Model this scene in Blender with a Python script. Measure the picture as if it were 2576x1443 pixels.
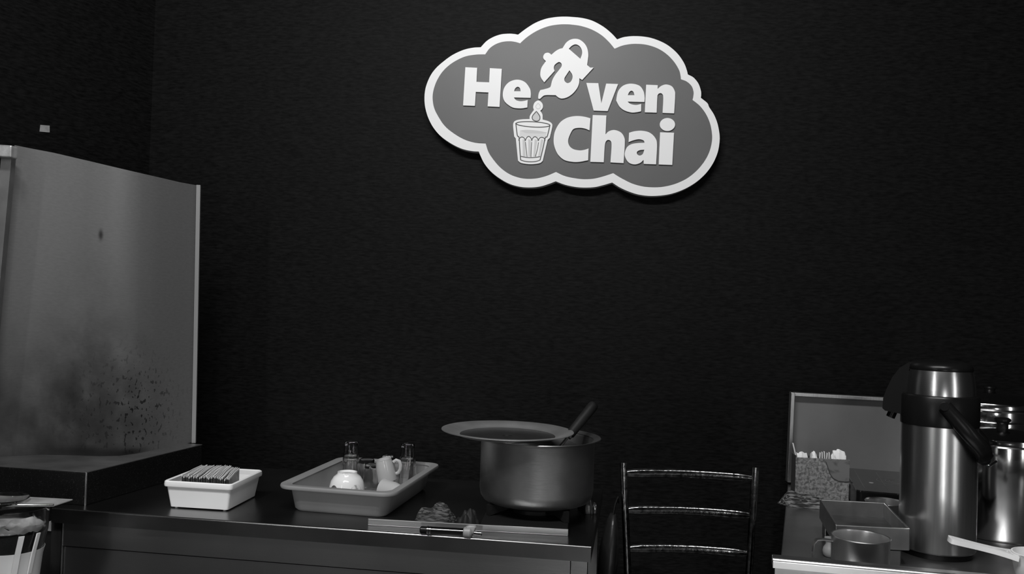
import bpy, math, random
from mathutils import Matrix, Vector
random.seed(7)
for o in list(bpy.data.objects): bpy.data.objects.remove(o)
S = bpy.context.scene
COL = S.collection
PI = math.pi
# ------------------------------------------------------------------ camera
F, CX, CY, EYE = 2200.0, 1288.0, 721.5, 1.40
cam = bpy.data.cameras.new('camera'); co = bpy.data.objects.new('camera', cam); COL.objects.link(co)
cam.sensor_width = 36; cam.lens = F / 2576 * 36; cam.clip_start = 0.02
CM = (Matrix.Rotation(PI/2 + math.atan(38.5/F), 3, 'X') @ Matrix.Rotation(math.radians(1.8), 3, 'Z'))
co.matrix_world = Matrix.Translation((0, 0, EYE)) @ CM.to_4x4()
S.camera = co
S.view_settings.view_transform = 'Standard'; S.view_settings.look = 'None'
S.view_settings.gamma = 1; S.view_settings.use_curve_mapping = False
S.view_settings.exposure = 0.0
# ------------------------------------------------------------------ world and lights
W = bpy.data.worlds.new('room_dark'); S.world = W; W.use_nodes = True
W.node_tree.nodes['Background'].inputs[0].default_value = (.012, .012, .012, 1)
W.node_tree.nodes['Background'].inputs[1].default_value = 0.6
def area(name, loc, target, sx, sy, power):
    l = bpy.data.lights.new(name, 'AREA'); l.shape = 'RECTANGLE'; l.size = sx; l.size_y = sy; l.energy = power
    o = bpy.data.objects.new(name, l); COL.objects.link(o); o.location = loc
    d = Vector(target) - Vector(loc); o.rotation_euler = d.to_track_quat('-Z', 'Y').to_euler(); return o
def spot(name, loc, target, angle, power, blend=.6, r=.12):
    l = bpy.data.lights.new(name, 'SPOT'); l.energy = power; l.spot_size = math.radians(angle); l.spot_blend = blend; l.shadow_soft_size = r
    o = bpy.data.objects.new(name, l); COL.objects.link(o); o.location = loc
    o.rotation_euler = (Vector(target) - Vector(loc)).to_track_quat('-Z', 'Y').to_euler(); return o
area('ceiling_tube_light', (-.35, .70, 2.95), (0, 2.8, 1.85), 1.3, .16, 44)
area('shop_window_light_left', (-2.1, -1.0, 1.75), (-.3, 2.3, 1.3), .13, 1.7, 11)
area('shop_window_light_right', (2.35, -1.5, 1.35), (.9, 1.9, 1.1), .16, 2.0, 9)
area('glass_door_light', (.05, -2.8, .62), (.05, 2.0, .8), .24, 1.1, 13)
spot('added_floor_spot', (.75, -1.25, 2.95), (.75, -1.15, 0), 46, 520)  # added unseen spot: bright floor pool for the steel fronts to reflect
spot('added_fill_spot_left', (-1.05, .55, 2.9), (-.42, 2.16, .9), 34, 84, .7, .05)  # added fill spot, brightens the bin, grey tray and pot
spot('added_fill_spot_right', (.55, .45, 2.9), (.95, 1.95, .9), 34, 70, .7, .05)  # added fill spot, brightens the mug, airpot and white ladle
# ------------------------------------------------------------------ pixel helpers (photo frame 2576 x 1443)
def ray(x, y): return CM @ Vector((x - CX, -(y - CY), -F))
def pz(x, y, z): d = ray(x, y); return Vector((0, 0, EYE)) + d * ((z - EYE) / d.z)
def py(x, y, Y): d = ray(x, y); return Vector((0, 0, EYE)) + d * (Y / d.y)
WK, WY = -.10, 2.82                                   # back wall: y = WY + WK x
WA = math.atan(WK)
def pw(x, y, off=0):                                  # point on a plane in front of the back wall
    d = ray(x, y); wy = WY - off / math.cos(WA)
    return Vector((0, 0, EYE)) + d * (wy / (d.y - WK * d.x))
# ------------------------------------------------------------------ materials
MATS = {}
def mat(name, g=.5, rough=.5, metal=0, spec=.5, trans=0, bump=None, noise=None, aniso=0, ior=1.45, emit=0, coat=0, alpha=1):
    """bump=(scale, strength, (sx,sy,sz)); noise=(scale, amount, (sx,sy,sz)) modulates the grey"""
    m = bpy.data.materials.new(name); m.use_nodes = True; nt = m.node_tree; b = nt.nodes['Principled BSDF']
    b.inputs['Base Color'].default_value = (g, g, g, 1); b.inputs['Roughness'].default_value = rough
    b.inputs['Metallic'].default_value = metal; b.inputs['Specular IOR Level'].default_value = spec
    b.inputs['Transmission Weight'].default_value = trans; b.inputs['IOR'].default_value = ior
    b.inputs['Anisotropic'].default_value = aniso; b.inputs['Coat Weight'].default_value = coat
    b.inputs['Alpha'].default_value = alpha
    def nz(scale, st, det=5):
        tc = nt.nodes.new('ShaderNodeTexCoord'); mp = nt.nodes.new('ShaderNodeMapping'); mp.inputs['Scale'].default_value = st
        n = nt.nodes.new('ShaderNodeTexNoise'); n.inputs['Scale'].default_value = scale; n.inputs['Detail'].default_value = det
        nt.links.new(tc.outputs['Object'], mp.inputs[0]); nt.links.new(mp.outputs[0], n.inputs['Vector']); return n
    if noise:
        n = nz(noise[0], noise[2]); r = nt.nodes.new('ShaderNodeMapRange')
        r.inputs['From Min'].default_value = .3; r.inputs['From Max'].default_value = .7
        r.inputs['To Min'].default_value = max(0, g * (1 - noise[1])); r.inputs['To Max'].default_value = g * (1 + noise[1])
        nt.links.new(n.outputs['Fac'], r.inputs['Value']); nt.links.new(r.outputs[0], b.inputs['Base Color'])
    if bump:
        n = nz(bump[0], bump[2]); bp = nt.nodes.new('ShaderNodeBump'); bp.inputs['Strength'].default_value = bump[1]; bp.inputs['Distance'].default_value = .003
        nt.links.new(n.outputs['Fac'], bp.inputs['Height']); nt.links.new(bp.outputs[0], b.inputs['Normal'])
    MATS[name] = m; return m
one = (1, 1, 1)
M_wall = mat('black_wallpaper', .0056, .6, spec=.10, bump=(110, .22, (.4, .4, 1.8)), noise=(120, .6, (.35, .35, 1.5)))
M_floor = mat('tiled_floor', .10, .5, noise=(6, .3, one))
M_ceil = mat('dark_ceiling', .03, .8)
M_white = mat('white_acrylic', .84, .35, spec=.3)
M_signgrey = mat('grey_sign_face', .118, .4, spec=.3, noise=(4, .05, one))
M_ink = mat('dark_ink', .045, .5)
M_tea = mat('pale_grey_print', .58, .5)
M_tea2 = mat('light_grey_print', .68, .5)
M_steel = mat('brushed_steel', .55, .38, 1, aniso=.3, bump=(40, .06, (12, 12, .6)), noise=(30, .12, (8, 8, .5)))
M_flask = mat('flask_steel', .64, .28, 1, bump=(120, .03, (1, 1, .02)), noise=(50, .08, (3, 3, .1)))
M_mirror = mat('polished_steel', .68, .13, 1, bump=(20, .03, one), noise=(8, .12, one))
M_potsteel = mat('worn_pot_steel', .42, .40, 1, bump=(60, .05, (1, 1, 4)), noise=(9, .28, one))
M_top = mat('counter_top_steel', .24, .27, 1, bump=(30, .04, (.5, 6, 1)), noise=(5, .3, one))
M_front = mat('counter_front_steel', .36, .30, 1, bump=(40, .04, (1, 1, 8)), noise=(3, .2, one))
M_dullsteel = mat('dull_sheet', .22, .42, .75, noise=(12, .25, one), bump=(60, .05, one))
M_granite = None
M_blk = mat('black_plastic', .006, .3, spec=.25)
M_blkmatt = mat('matt_black', .008, .7)
M_iron = mat('black_iron', .012, .45, .3, bump=(60, .3, one))
M_lacq = mat('worn_dark_metal', .34, .14, 1, bump=(90, .16, one), noise=(90, .7, one))
M_wplast = mat('white_plastic', .80, .38, noise=(5, .05, one))
M_gplast = mat('grey_plastic', .235, .42, noise=(6, .08, one))
M_porc = mat('white_porcelain', .78, .12, coat=.5)
M_porc2 = mat('grey_porcelain', .42, .2, coat=.4)
M_glass = mat('clear_glass', .93, .02, trans=1)
M_clear = mat('clear_plastic', .93, .05, trans=1, ior=1.35)
M_film = mat('crumpled_film', .32, .2, spec=.8, bump=(22, 1, one), noise=(18, .7, one))
M_paper = mat('white_paper', .75, .7)
M_sface = mat('sachet_print', .11, .5, noise=(60, .7, one))
M_wood = mat('dark_handle', .014, .55, spec=.2, noise=(20, .4, one))
M_tape = mat('grey_tape', .3, .6, noise=(40, .2, one))
M_cooktop = mat('black_cooktop_glass', .012, .12, coat=.5)
M_line = mat('grey_print_line', .12, .5)
def band_mat(name, dark, light, scale, st, rough=.8, thr=(.45, .6)):
    m = mat(name, dark, rough); nt = m.node_tree; b = nt.nodes['Principled BSDF']
    tc = nt.nodes.new('ShaderNodeTexCoord'); mp = nt.nodes.new('ShaderNodeMapping'); mp.inputs['Scale'].default_value = st
    n = nt.nodes.new('ShaderNodeTexNoise'); n.inputs['Scale'].default_value = scale; n.inputs['Detail'].default_value = 3; n.inputs['Distortion'].default_value = .6
    r = nt.nodes.new('ShaderNodeValToRGB'); r.color_ramp.elements[0].position = thr[0]; r.color_ramp.elements[1].position = thr[1]
    r.color_ramp.elements[0].color = (dark, dark, dark, 1); r.color_ramp.elements[1].color = (light, light, light, 1)
    nt.links.new(tc.outputs['Object'], mp.inputs[0]); nt.links.new(mp.outputs[0], n.inputs['Vector'])
    nt.links.new(n.outputs['Fac'], r.inputs[0]); nt.links.new(r.outputs[0], b.inputs['Base Color']); return m
M_cloth = band_mat('checked_cloth', .006, .09, 95, (.45, 1.2, 3.5))
M_cloth2 = band_mat('dark_stained_cloth', .01, .17, 70, (.5, 2, 4))
M_pattern = band_mat('paisley_card', .075, .24, 130, one, .6, (.36, .62))
M_flower = band_mat('flower_print', .30, .74, 70, one, .2, (.40, .52))
M_granite = band_mat('black_granite', .002, .05, 430, one, .45, (.60, .76))
M_mug = mat('satin_mug_steel', .74, .30, 1, bump=(80, .03, (1, 1, .1)))
M_grid = mat('griddle_steel', .5, .36, 1, noise=(20, .15, one))
M_foil = mat('crumpled_foil', .35, .25, 1, bump=(35, 1, one))
# soot-stained splash sheet: stains keep their own place on the sheet (object space)
def sheet_mat():
    m = mat('sooty_sheet', .13, .55, .0, spec=.4); nt = m.node_tree; N = nt.nodes; L = nt.links; b = N['Principled BSDF']
    tc = N.new('ShaderNodeTexCoord'); uv = tc.outputs['UV']
    sep = N.new('ShaderNodeSeparateXYZ'); L.new(uv, sep.inputs[0])
    def math_(op, a, c=None):
        n = N.new('ShaderNodeMath'); n.operation = op
        for i, v in enumerate((a, c)):
            if v is None: continue
            if isinstance(v, (int, float)): n.inputs[i].default_value = v
            else: L.new(v, n.inputs[i])
        return n.outputs[0]
    def noise(scale, det=4, st=one):
        mp = N.new('ShaderNodeMapping'); mp.inputs['Scale'].default_value = st; L.new(uv, mp.inputs[0])
        n = N.new('ShaderNodeTexNoise'); n.inputs['Scale'].default_value = scale; n.inputs['Detail'].default_value = det; L.new(mp.outputs[0], n.inputs['Vector']); return n.outputs['Fac']
    def blob(cu, cv, ru, rv):
        du = math_('DIVIDE', math_('SUBTRACT', sep.outputs[0], cu), ru); dv = math_('DIVIDE', math_('SUBTRACT', sep.outputs[1], cv), rv)
        d = math_('ADD', math_('MULTIPLY', du, du), math_('MULTIPLY', dv, dv))
        return math_('POWER', 2.718, math_('MULTIPLY', d, -1))
    big = noise(7, 9); fine = noise(62, 2, (1, .75, 1)); grain = noise(160, 2, (.25, 1, 1))
    soot = math_('MULTIPLY', math_('ADD', math_('ADD', blob(.14, .05, .40, .25), math_('MULTIPLY', blob(.46, .08, .20, .26), .9)), math_('MULTIPLY', blob(.42, .36, .16, .26), .28)), math_('ADD', math_('MULTIPLY', big, 2.6), -.42))
    spots = math_('MULTIPLY', math_('GREATER_THAN', fine, .61), math_('MULTIPLY', blob(.60, .14, .2, .15), 1.6))
    nick = math_('ADD', math_('MULTIPLY', blob(.44, .757, .009, .014), 1.6), math_('MULTIPLY', math_('ADD', blob(.40, .012, .14, .018), blob(.56, .006, .1, .012)), 1.5))
    tot = math_('ADD', math_('ADD', soot, spots), nick)
    k = math_('POWER', 2.718, math_('MULTIPLY', tot, -1.25))
    k = math_('MULTIPLY', k, math_('ADD', .85, math_('MULTIPLY', grain, .3)))
    v = math_('MULTIPLY', k, .132)
    cb = N.new('ShaderNodeCombineColor'); [L.new(v, cb.inputs[i]) for i in range(3)]
    L.new(cb.outputs[0], b.inputs['Base Color']); return m
M_sheet = sheet_mat()
# ------------------------------------------------------------------ mesh helpers
class MB:
    def __init__(s): s.v = []; s.f = []; s.uv = None
    def add(s, vs, fs):
        o = len(s.v); s.v += [tuple(v) for v in vs]; s.f += [tuple(i + o for i in f) for f in fs]; return s
    def box(s, x0, x1, y0, y1, z0, z1):
        return s.add([(x0,y0,z0),(x1,y0,z0),(x1,y1,z0),(x0,y1,z0),(x0,y0,z1),(x1,y0,z1),(x1,y1,z1),(x0,y1,z1)],
                     [(3,2,1,0),(4,5,6,7),(0,1,5,4),(1,2,6,5),(2,3,7,6),(3,0,4,7)])
    def prism(s, poly, z0, z1):
        n = len(poly); vs = [(p[0], p[1], z0) for p in poly] + [(p[0], p[1], z1) for p in poly]
        return s.add(vs, [tuple(range(n))[::-1], tuple(range(n, 2*n))] + [(i, (i+1) % n, (i+1) % n + n, i + n) for i in range(n)])
    def lathe(s, prof, seg=40, c=(0,0,0), flute=None, cap0=False, cap1=False):
        vs = []; fs = []; n = len(prof)
        for i in range(seg):
            a = 2*PI*i/seg
            for j, p in enumerate(prof):
                r = p[0]
                if flute and len(p) > 2: r *= 1 - flute[1] * p[2] * (0.5 + 0.5*math.cos(flute[0]*a))
                vs.append((c[0] + r*math.cos(a), c[1] + r*math.sin(a), c[2] + p[1]))
        for i in range(seg):
            k = (i+1) % seg
            for j in range(n-1): fs.append((i*n+j, k*n+j, k*n+j+1, i*n+j+1))
        if cap0: fs.append(tuple(i*n for i in range(seg))[::-1])
        if cap1: fs.append(tuple(i*n+n-1 for i in range(seg)))
        return s.add(vs, fs)
    def loft(s, loops, cap0=True, cap1=True, closed=False):
        n = len(loops[0]); vs = [p for l in loops for p in l]; fs = []
        m = len(loops)
        for a in range(m if closed else m-1):
            b = (a+1) % m
            for i in range(n): k = (i+1) % n; fs.append((a*n+i, a*n+k, b*n+k, b*n+i))
        if cap0 and not closed: fs.append(tuple(range(n))[::-1])
        if cap1 and not closed: fs.append(tuple(range((m-1)*n, m*n)))
        return s.add(vs, fs)
    def tube(s, pts, r, seg=10, closed=False, flat=1.0):
        pts = [Vector(p) for p in pts]; n = len(pts); loops = []; up = None
        rs = r if isinstance(r, (list, tuple)) else [r]*n
        for i in range(n):
            if closed: t = pts[(i+1) % n] - pts[i-1]
            else: t = pts[min(i+1, n-1)] - pts[max(i-1, 0)]
            t.normalize()
            if up is None: up = Vector((0,0,1)) if abs(t.z) < .9 else Vector((0,1,0))
            a = t.cross(up).normalized(); b = a.cross(t).normalized(); up = b
            loops.append([pts[i] + a*rs[i]*math.cos(2*PI*k/seg) + b*rs[i]*flat*math.sin(2*PI*k/seg) for k in range(seg)])
        return s.loft(loops, closed=closed)
    def build(s, name, m, parent=None, smooth=35, bevel=0):
        me = bpy.data.meshes.new(name); me.from_pydata(s.v, [], s.f); me.update()
        return link(name, me, m, parent, smooth, bevel, s.uv)
def link(name, me, m, parent=None, smooth=35, bevel=0, uv=None):
    import bmesh
    bm = bmesh.new(); bm.from_mesh(me); bmesh.ops.recalc_face_normals(bm, faces=bm.faces); bm.to_mesh(me); bm.free()
    me.materials.append(m)
    if smooth:
        me.shade_smooth(); me.set_sharp_from_angle(angle=math.radians(smooth))
    if uv:
        l = me.uv_layers.new(name='UVMap')
        for lp in me.loops: l.data[lp.index].uv = uv[lp.vertex_index]
    o = bpy.data.objects.new(name, me); COL.objects.link(o)
    if parent: o.parent = parent
    if bevel:
        b = o.modifiers.new('bevel', 'BEVEL'); b.width = bevel; b.segments = 2; b.limit_method = 'ANGLE'
    return o
def tag(o, label, cat, group=None):
    o['label'] = label; o['category'] = cat
    if group: o['group'] = group
    return o
def thing(name, label, cat, loc, rz=0, group=None):
    o = bpy.data.objects.new(name, None); COL.objects.link(o); o.location = loc; o.rotation_euler = (0, 0, rz); o.empty_display_size = .02
    return tag(o, label, cat, group)
def struct(o): o['kind'] = 'structure'; return o
def copy_tree(o, parent=None):
    c = o.copy(); COL.objects.link(c)
    if parent: c.parent = parent
    for ch in list(o.children): copy_tree(ch, c)
    return c
def rr(w, d, r, n=5, z=0, c=(0,0)):
    out = []
    for (sx, sy, a0) in ((1,1,0),(-1,1,90),(-1,-1,180),(1,-1,270)):
        for k in range(n+1):
            a = math.radians(a0 + 90*k/n); out.append((c[0] + sx*(w/2-r) + r*math.cos(a), c[1] + sy*(d/2-r) + r*math.sin(a), z))
    return out
def cr(pts, sub=6):
    """closed outline; points (x,y) are smooth, (x,y,1) are corners"""
    n = len(pts); cs = [i for i, p in enumerate(pts) if len(p) > 2]
    P = [Vector((p[0], p[1])) for p in pts]; out = []
    def seg(a, b, c, d):
        for k in range(sub):
            t = k/sub; out.append(.5*((2*b) + (c-a)*t + (2*a-5*b+4*c-d)*t*t + (3*b-a-3*c+d)*t**3))
    for i in range(n):
        j = (i+1) % n
        if i in cs and j in cs: out.append(P[i]); continue
        a = P[i-1] if i not in cs else P[i]*2 - P[j] ; d = P[(j+1) % n] if j not in cs else P[j]*2 - P[i]
        seg(a, P[i], P[j], d)
    return out
def flat2d(outlines, y0, y1, bevel=0):
    """filled outline(s) in the XZ plane, from y0 (back) to y1 (front, smaller y)"""
    cu = bpy.data.curves.new('t', 'CURVE'); cu.dimensions = '2D'; cu.fill_mode = 'BOTH'; cu.extrude = abs(y0-y1)/2
    for ol in outlines:
        sp = cu.splines.new('POLY'); sp.points.add(len(ol)-1); sp.use_cyclic_u = True
        for p, q in zip(sp.points, ol): p.co = (q[0], q[1], 0, 1)
    o = bpy.data.objects.new('t', cu); COL.objects.link(o)
    dg = bpy.context.evaluated_depsgraph_get(); me = bpy.data.meshes.new_from_object(o.evaluated_get(dg))
    bpy.data.objects.remove(o); bpy.data.curves.remove(cu)
    mid = (y0+y1)/2
    for v in me.vertices: x, y, z = v.co; v.co = (x, mid - z, y)
    return me
def stroke(pts, w, y0, y1, closed=False):
    mb = MB(); P = [Vector(p) for p in pts]; n = len(P); loops = []
    for i in range(n):
        t = (P[(i+1) % n] - P[i-1]) if closed else (P[min(i+1, n-1)] - P[max(i-1, 0)])
        t.normalize(); q = Vector((-t.y, t.x)) * w/2; a = P[i]+q; b = P[i]-q
        loops.append([(a.x, y0, a.y), (b.x, y0, b.y), (b.x, y1, b.y), (a.x, y1, a.y)])
    return mb.loft(loops, closed=closed)
# ------------------------------------------------------------------ the room
cw = pw(375, 430)                                     # corner of back and left wall
ldir = Vector((-.5, -.866, 0))                       # left wall runs forward and outward
b = MB(); xr = 3.2
b.prism([(cw.x-.02, WY+WK*(cw.x-.02)), (xr, WY+WK*xr), (xr, WY+WK*xr+.12), (cw.x-.02, WY+WK*(cw.x-.02)+.12)], 0, 3.1)
struct(b.build('wall_back', M_wall, smooth=0))
e = Vector((cw.x, cw.y, 0)) + ldir*2.2
b = MB(); b.prism([(cw.x, cw.y), (cw.x-.12, cw.y), (e.x-.12, e.y), (e.x, e.y)], 0, 3.1); struct(b.build('wall_left', M_wall, smooth=0))
b = MB(); b.box(-4, 4, -4, 3.4, -.05, 0); struct(b.build('floor', M_floor, smooth=0))
b = MB(); b.box(-4, 4, -4, 3.4, 3.1, 3.15); struct(b.build('ceiling', M_ceil, smooth=0))
# small piece of tape on the left wall
def pl(x, y):                                         # pixel on the left wall plane
    d = ray(x, y); n = Vector((-ldir.y, ldir.x, 0)); o = Vector((0,0,EYE)); return o + d*((cw - o).dot(n)/d.dot(n))
q = [pl(101,314), pl(124,316), pl(124,333), pl(99,331)]; c = sum(q, Vector())/4; nrm = Vector((.866, -.5, 0))
t = MB(); t.add([p - c + nrm*.0005 for p in q] + [p - c + nrm*.002 for p in q], [(0,1,2,3),(7,6,5,4),(0,4,5,1),(1,5,6,2),(2,6,7,3),(3,7,4,0)])
o = t.build('tape_label', M_tape, smooth=0); o.location = c
tag(o, 'small pale grey label stuck on the black wall above the stained splash panel', 'label')
# ------------------------------------------------------------------ the cloud sign
SO = pw(1440, 265, .045)
uax = Vector((math.cos(WA), math.sin(WA), 0))
def sg(x, y):
    p = pw(x, y, .045) - SO; return (p.dot(uax), p.z)
ZR = {'A': (1040, 20, 5.7725), 'B': (1440, 20, 5.7725), 'C': (1040, 250, 5.7725), 'D': (1440, 250, 5.7725), 'E': (1340, 80, 7.594)}
def T(txt):
    """'A 12,34 c56,78 B ...' -> sign coordinates; c marks a corner, letters switch the crop the numbers were read from"""
    out = []; k = 'A'
    for w in txt.split():
        if w in ZR: k = w; continue
        cn = w[0] == 'c'; x, y = (float(v) for v in w.lstrip('c').split(','))
        x0, y0, s = ZR[k]; p = sg(x0 + x/s, y0 + y/s); out.append((p[0], p[1], 1) if cn else p)
    return out
sign = thing('wall_sign', 'cloud-shaped grey and white sign reading Heaven Chai on the black wall', 'sign', SO, WA)
OUT = T('''A 157,1300 175,1150 235,995 310,885 410,790 560,680 720,605 860,572 c975,565 1060,475 1160,415 1270,378 1380,368 1460,372 c1518,382 1640,290 1780,205 1930,150 2080,125 2200,120
B 0,125 140,140 290,180 440,260 560,355 c650,450 760,415 920,403 1100,420 1260,470 1400,545 1530,660 1620,790 1660,890 c1678,960 1760,1005 1830,1090 1866,1190 1872,1250 c1867,1300 1960,1375
D 1990,110 2060,220 2110,350 2138,500 2138,620 2110,770 2040,930 1930,1080 1780,1210 1600,1310 1400,1375 1180,1398 1000,1385 850,1345 700,1280 c577,1203 450,1240 330,1268 190,1277 50,1268
C 2200,1235 c2065,1185 1960,1225 1830,1262 1690,1275 1550,1265 1400,1225 1260,1150 1130,1050 1030,930 970,810 c947,753 840,745 700,712 550,640 400,535 290,410 215,270 170,120''')
INN = T('''A 277,1300 295,1170 350,1030 440,900 570,790 740,705 900,675 c1042,670 1100,590 1180,530 1280,492 1390,480 1480,490 c1548,510 1650,420 1790,330 1950,265 2100,238 2220,234
B 0,240 130,260 280,310 420,390 530,490 c612,588 720,545 830,523 940,518 1080,532 1230,580 1360,660 1470,770 1545,890 1568,970 c1576,1032 1660,1065 1730,1130 1758,1210 1755,1275 c1742,1330
D 1850,90 1940,210 2000,350 2027,500 2022,620 1985,760 1910,900 1800,1030 1660,1140 1500,1215 1330,1258 1180,1268 1020,1255 860,1210 700,1130 c590,1062 460,1105 320,1140 190,1150 60,1140
C 2200,1105 c2068,1045 1950,1095 1820,1132 1690,1145 1550,1132 1400,1080 1270,990 1170,880 1090,760 c1047,633 900,622 740,575 590,490 460,385 370,260 300,120''')
link('backing_board', flat2d([cr(OUT)], .040, .004), M_white, sign)['label'] = 'white scalloped cloud border board'
fc = link('grey_face', flat2d([cr(INN)], .006, .002), M_signgrey, sign); fc['label'] = 'mid grey cloud face inside the white border'
def letter(ch, *ols):
    o = link('letter', flat2d([cr(T(t)) for t in ols], .004, -.004), M_white, sign); o['label'] = 'raised white letter ' + ch; return o
letter('H', 'A c757,865 c928,873 c918,1077 c1102,1084 c1112,878 c1286,888 c1252,1440 c1080,1432 c1092,1230 c908,1222 c895,1424 c724,1418')
letter('e', 'A c1662,1340 C c1655,120 1560,133 1450,122 1370,75 A 1318,1345 1300,1260 1322,1160 1395,1078 1510,1045 1620,1080 1690,1170 1706,1240 c1703,1308 c1460,1302 1490,1340 1550,1357 1610,1352',
       'A c1463,1213 1480,1170 1515,1148 1548,1168 c1558,1213')
letter('v', 'B c202,1092 c376,1096 c420,1388 c490,1102 c663,1108 D c512,172 c308,165')
letter('e', 'B c1045,1368 1048,1300 1030,1210 970,1132 850,1103 740,1130 665,1210 637,1330 D 645,40 690,115 760,165 860,193 940,187 c996,175 c998,70 920,84 840,68 B c800,1362',
       'B c803,1270 825,1225 855,1205 885,1222 c900,1270')
letter('n', 'B c1070,1118 c1238,1125 c1236,1178 1290,1135 1360,1115 1440,1140 1482,1205 1490,1280 D c1475,205 c1308,198 B 1318,1310 1305,1255 1272,1240 1240,1262 1230,1320 D c1222,195 c1050,190')
letter('C', 'D c262,278 c248,452 180,425 100,415 20,430 C 2285,490 2248,590 2262,670 D 10,722 100,742 170,735 c235,715 c228,885 100,908 0,908 C 2190,880 2100,800 2050,690 2037,590 2055,470 2120,350 2210,280 D 0,250 100,245 190,258')
letter('h', 'D c295,230 c493,236 c480,510 530,465 610,447 700,480 750,550 760,640 c742,927 c552,916 568,680 558,610 520,590 485,615 468,690 c455,914 c260,908')
letter('a', 'D c822,487 900,465 1010,458 1120,485 1200,560 1227,660 c1213,944 c1035,938 c1032,880 980,925 900,945 820,920 770,850 760,780 790,700 850,655 940,637 c1047,632 1035,600 990,582 940,582 870,600 c815,622',
       'D c1043,732 980,738 940,760 938,795 975,817 1020,795')
o = letter('i', 'D c1272,480 c1474,487 c1448,953 c1252,946')
dot = [sg(1440 + (1378 + 111*math.cos(k*PI/16))/5.7725, 250 + (367 + 94*math.sin(k*PI/16))/5.7725) for k in range(32)]
link('letter_dot', flat2d([dot], .004, -.004), M_white, sign)
tp = link('teapot_emblem', flat2d([cr(T(t)) for t in (
  'E c570,320 640,215 720,158 810,140 900,158 990,230 1045,330 1062,460 c1040,640 c1100,690 c1165,688 c945,925 c893,890 885,990 850,1080 770,1180 670,1250 570,1278 500,1262 c440,1215 350,1213 260,1213 205,1228 140,1283 108,1270 118,1180 c148,1118 230,1100 310,1075 345,1045 375,930 430,830 500,740 550,670 555,620 520,585 480,590 420,640 405,700 c420,750 c222,970 165,890 147,810 170,690 c255,565 210,520 205,470 235,420 290,405 330,420 c357,445 440,375 510,335',
  'E c690,330 750,272 820,245 890,275 935,340 945,420 c912,522', 'E c703,740 755,820 760,890 725,960 665,985 615,950 607,895 640,835')], .004, -.004), M_white, sign)
tp['label'] = 'white tilted teapot pouring, standing for the letter a'
gl = link('tea_glass_emblem', flat2d([cr(T('C 1815,17 1865,50 1882,100 1870,140 c1843,168 1874,220 c1878,295 1960,318 2008,350 2018,390 2000,480 c1980,560 c1950,590 c1878,895 1830,928 1700,942 1570,925 c1520,890 c1488,570 c1465,540 1450,400 1455,340 1490,308 1570,292 c1688,287 1695,235 c1750,155 1740,110 1760,50'))], .004, -.003), M_white, sign)
gl['label'] = 'white tea glass with two falling drops'
pxs = (sg(1441, 265)[0] - sg(1440, 265)[0])           # one photo pixel on the sign, metres
def line(txt, w, m=M_ink, closed=False, y=-.0035, name='ink_line'):
    pts = T('C ' + txt); p2 = cr(pts) if closed else []
    if not closed:
        P = [Vector(p[:2]) for p in pts]
        for i in range(len(P)-1):
            a = P[max(i-1,0)]; bb = P[i]; c2 = P[i+1]; d = P[min(i+2, len(P)-1)]
            for k in range(5):
                t = k/5; p2.append(.5*((2*bb)+(c2-a)*t+(2*a-5*bb+4*c2-d)*t*t+(3*bb-a-3*c2+d)*t**3))
        p2.append(P[-1])
    return stroke([(p[0], p[1]) for p in p2], w*pxs, -.0029, y, closed).build(name, m, gl, smooth=0)
def fill(txt, m, name, y=-.0032): return link(name, flat2d([cr(T('C ' + txt))], -.0029, y), m, gl, 0)
fill('c1787,180 1832,245 1828,298 1785,315 1738,293 1733,245', M_tea, 'drop_fill')
fill('c1548,455 1640,448 1780,455 c1940,480 c1915,560 1860,545 1800,548 1700,545 1600,545 c1545,550', M_tea2, 'tea_fill')
fill('c1550,452 1640,444 1740,448 1850,462 c1942,486 1850,496 1740,492 1640,490', M_tea, 'tea_surface', -.0034)
for (x0, x1, xb0, xb1) in ((1585, 1625, 1590, 1632), (1668, 1706, 1670, 1704), (1762, 1800, 1742, 1768), (1855, 1888, 1812, 1840)):
    fill('c%d,580 c%d,590 c%d,830 c%d,832' % (x0, x1, xb1, xb0), M_tea, 'flute_shade')
line('c1787,175 1835,245 1830,300 1785,318 1735,295 1730,245', 2.2, closed=True)
line('c1812,55 1845,100 1832,132 1812,138 1790,130 1778,100', 1.4, m=M_tea, closed=True)
el = ' '.join('%.1f,%.1f' % (1738 + 245*math.cos(k*PI/12), 365 + 13*math.cos(k*PI/12) + 38*math.sin(k*PI/12)) for k in range(24))
line(el, 2.2, closed=True)
line('1488,345 1500,450 1512,530 1535,555 1545,700 1558,880', 2.4); line('1983,375 1960,480 1940,545 1915,562 1880,720 1840,882', 2.4)
line('1558,880 1620,900 1700,907 1780,902 1840,882', 2); line('1562,828 1630,842 1700,847 1780,842 1842,832', 2)
for (x, y, xb) in ((1578, 548, 1600), (1675, 538, 1685), (1767, 543, 1740), (1865, 553, 1815)):
    line('%d,600 %d,565 %d,%d %d,568 %d,605' % (x-48, x-34, x, y, x+36, x+46), 2)
line('1628,620 1640,730 1652,835', 1.6); line('1718,620 1712,730 1708,838', 1.6); line('1818,625 1800,730 1772,832', 1.6)
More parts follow.
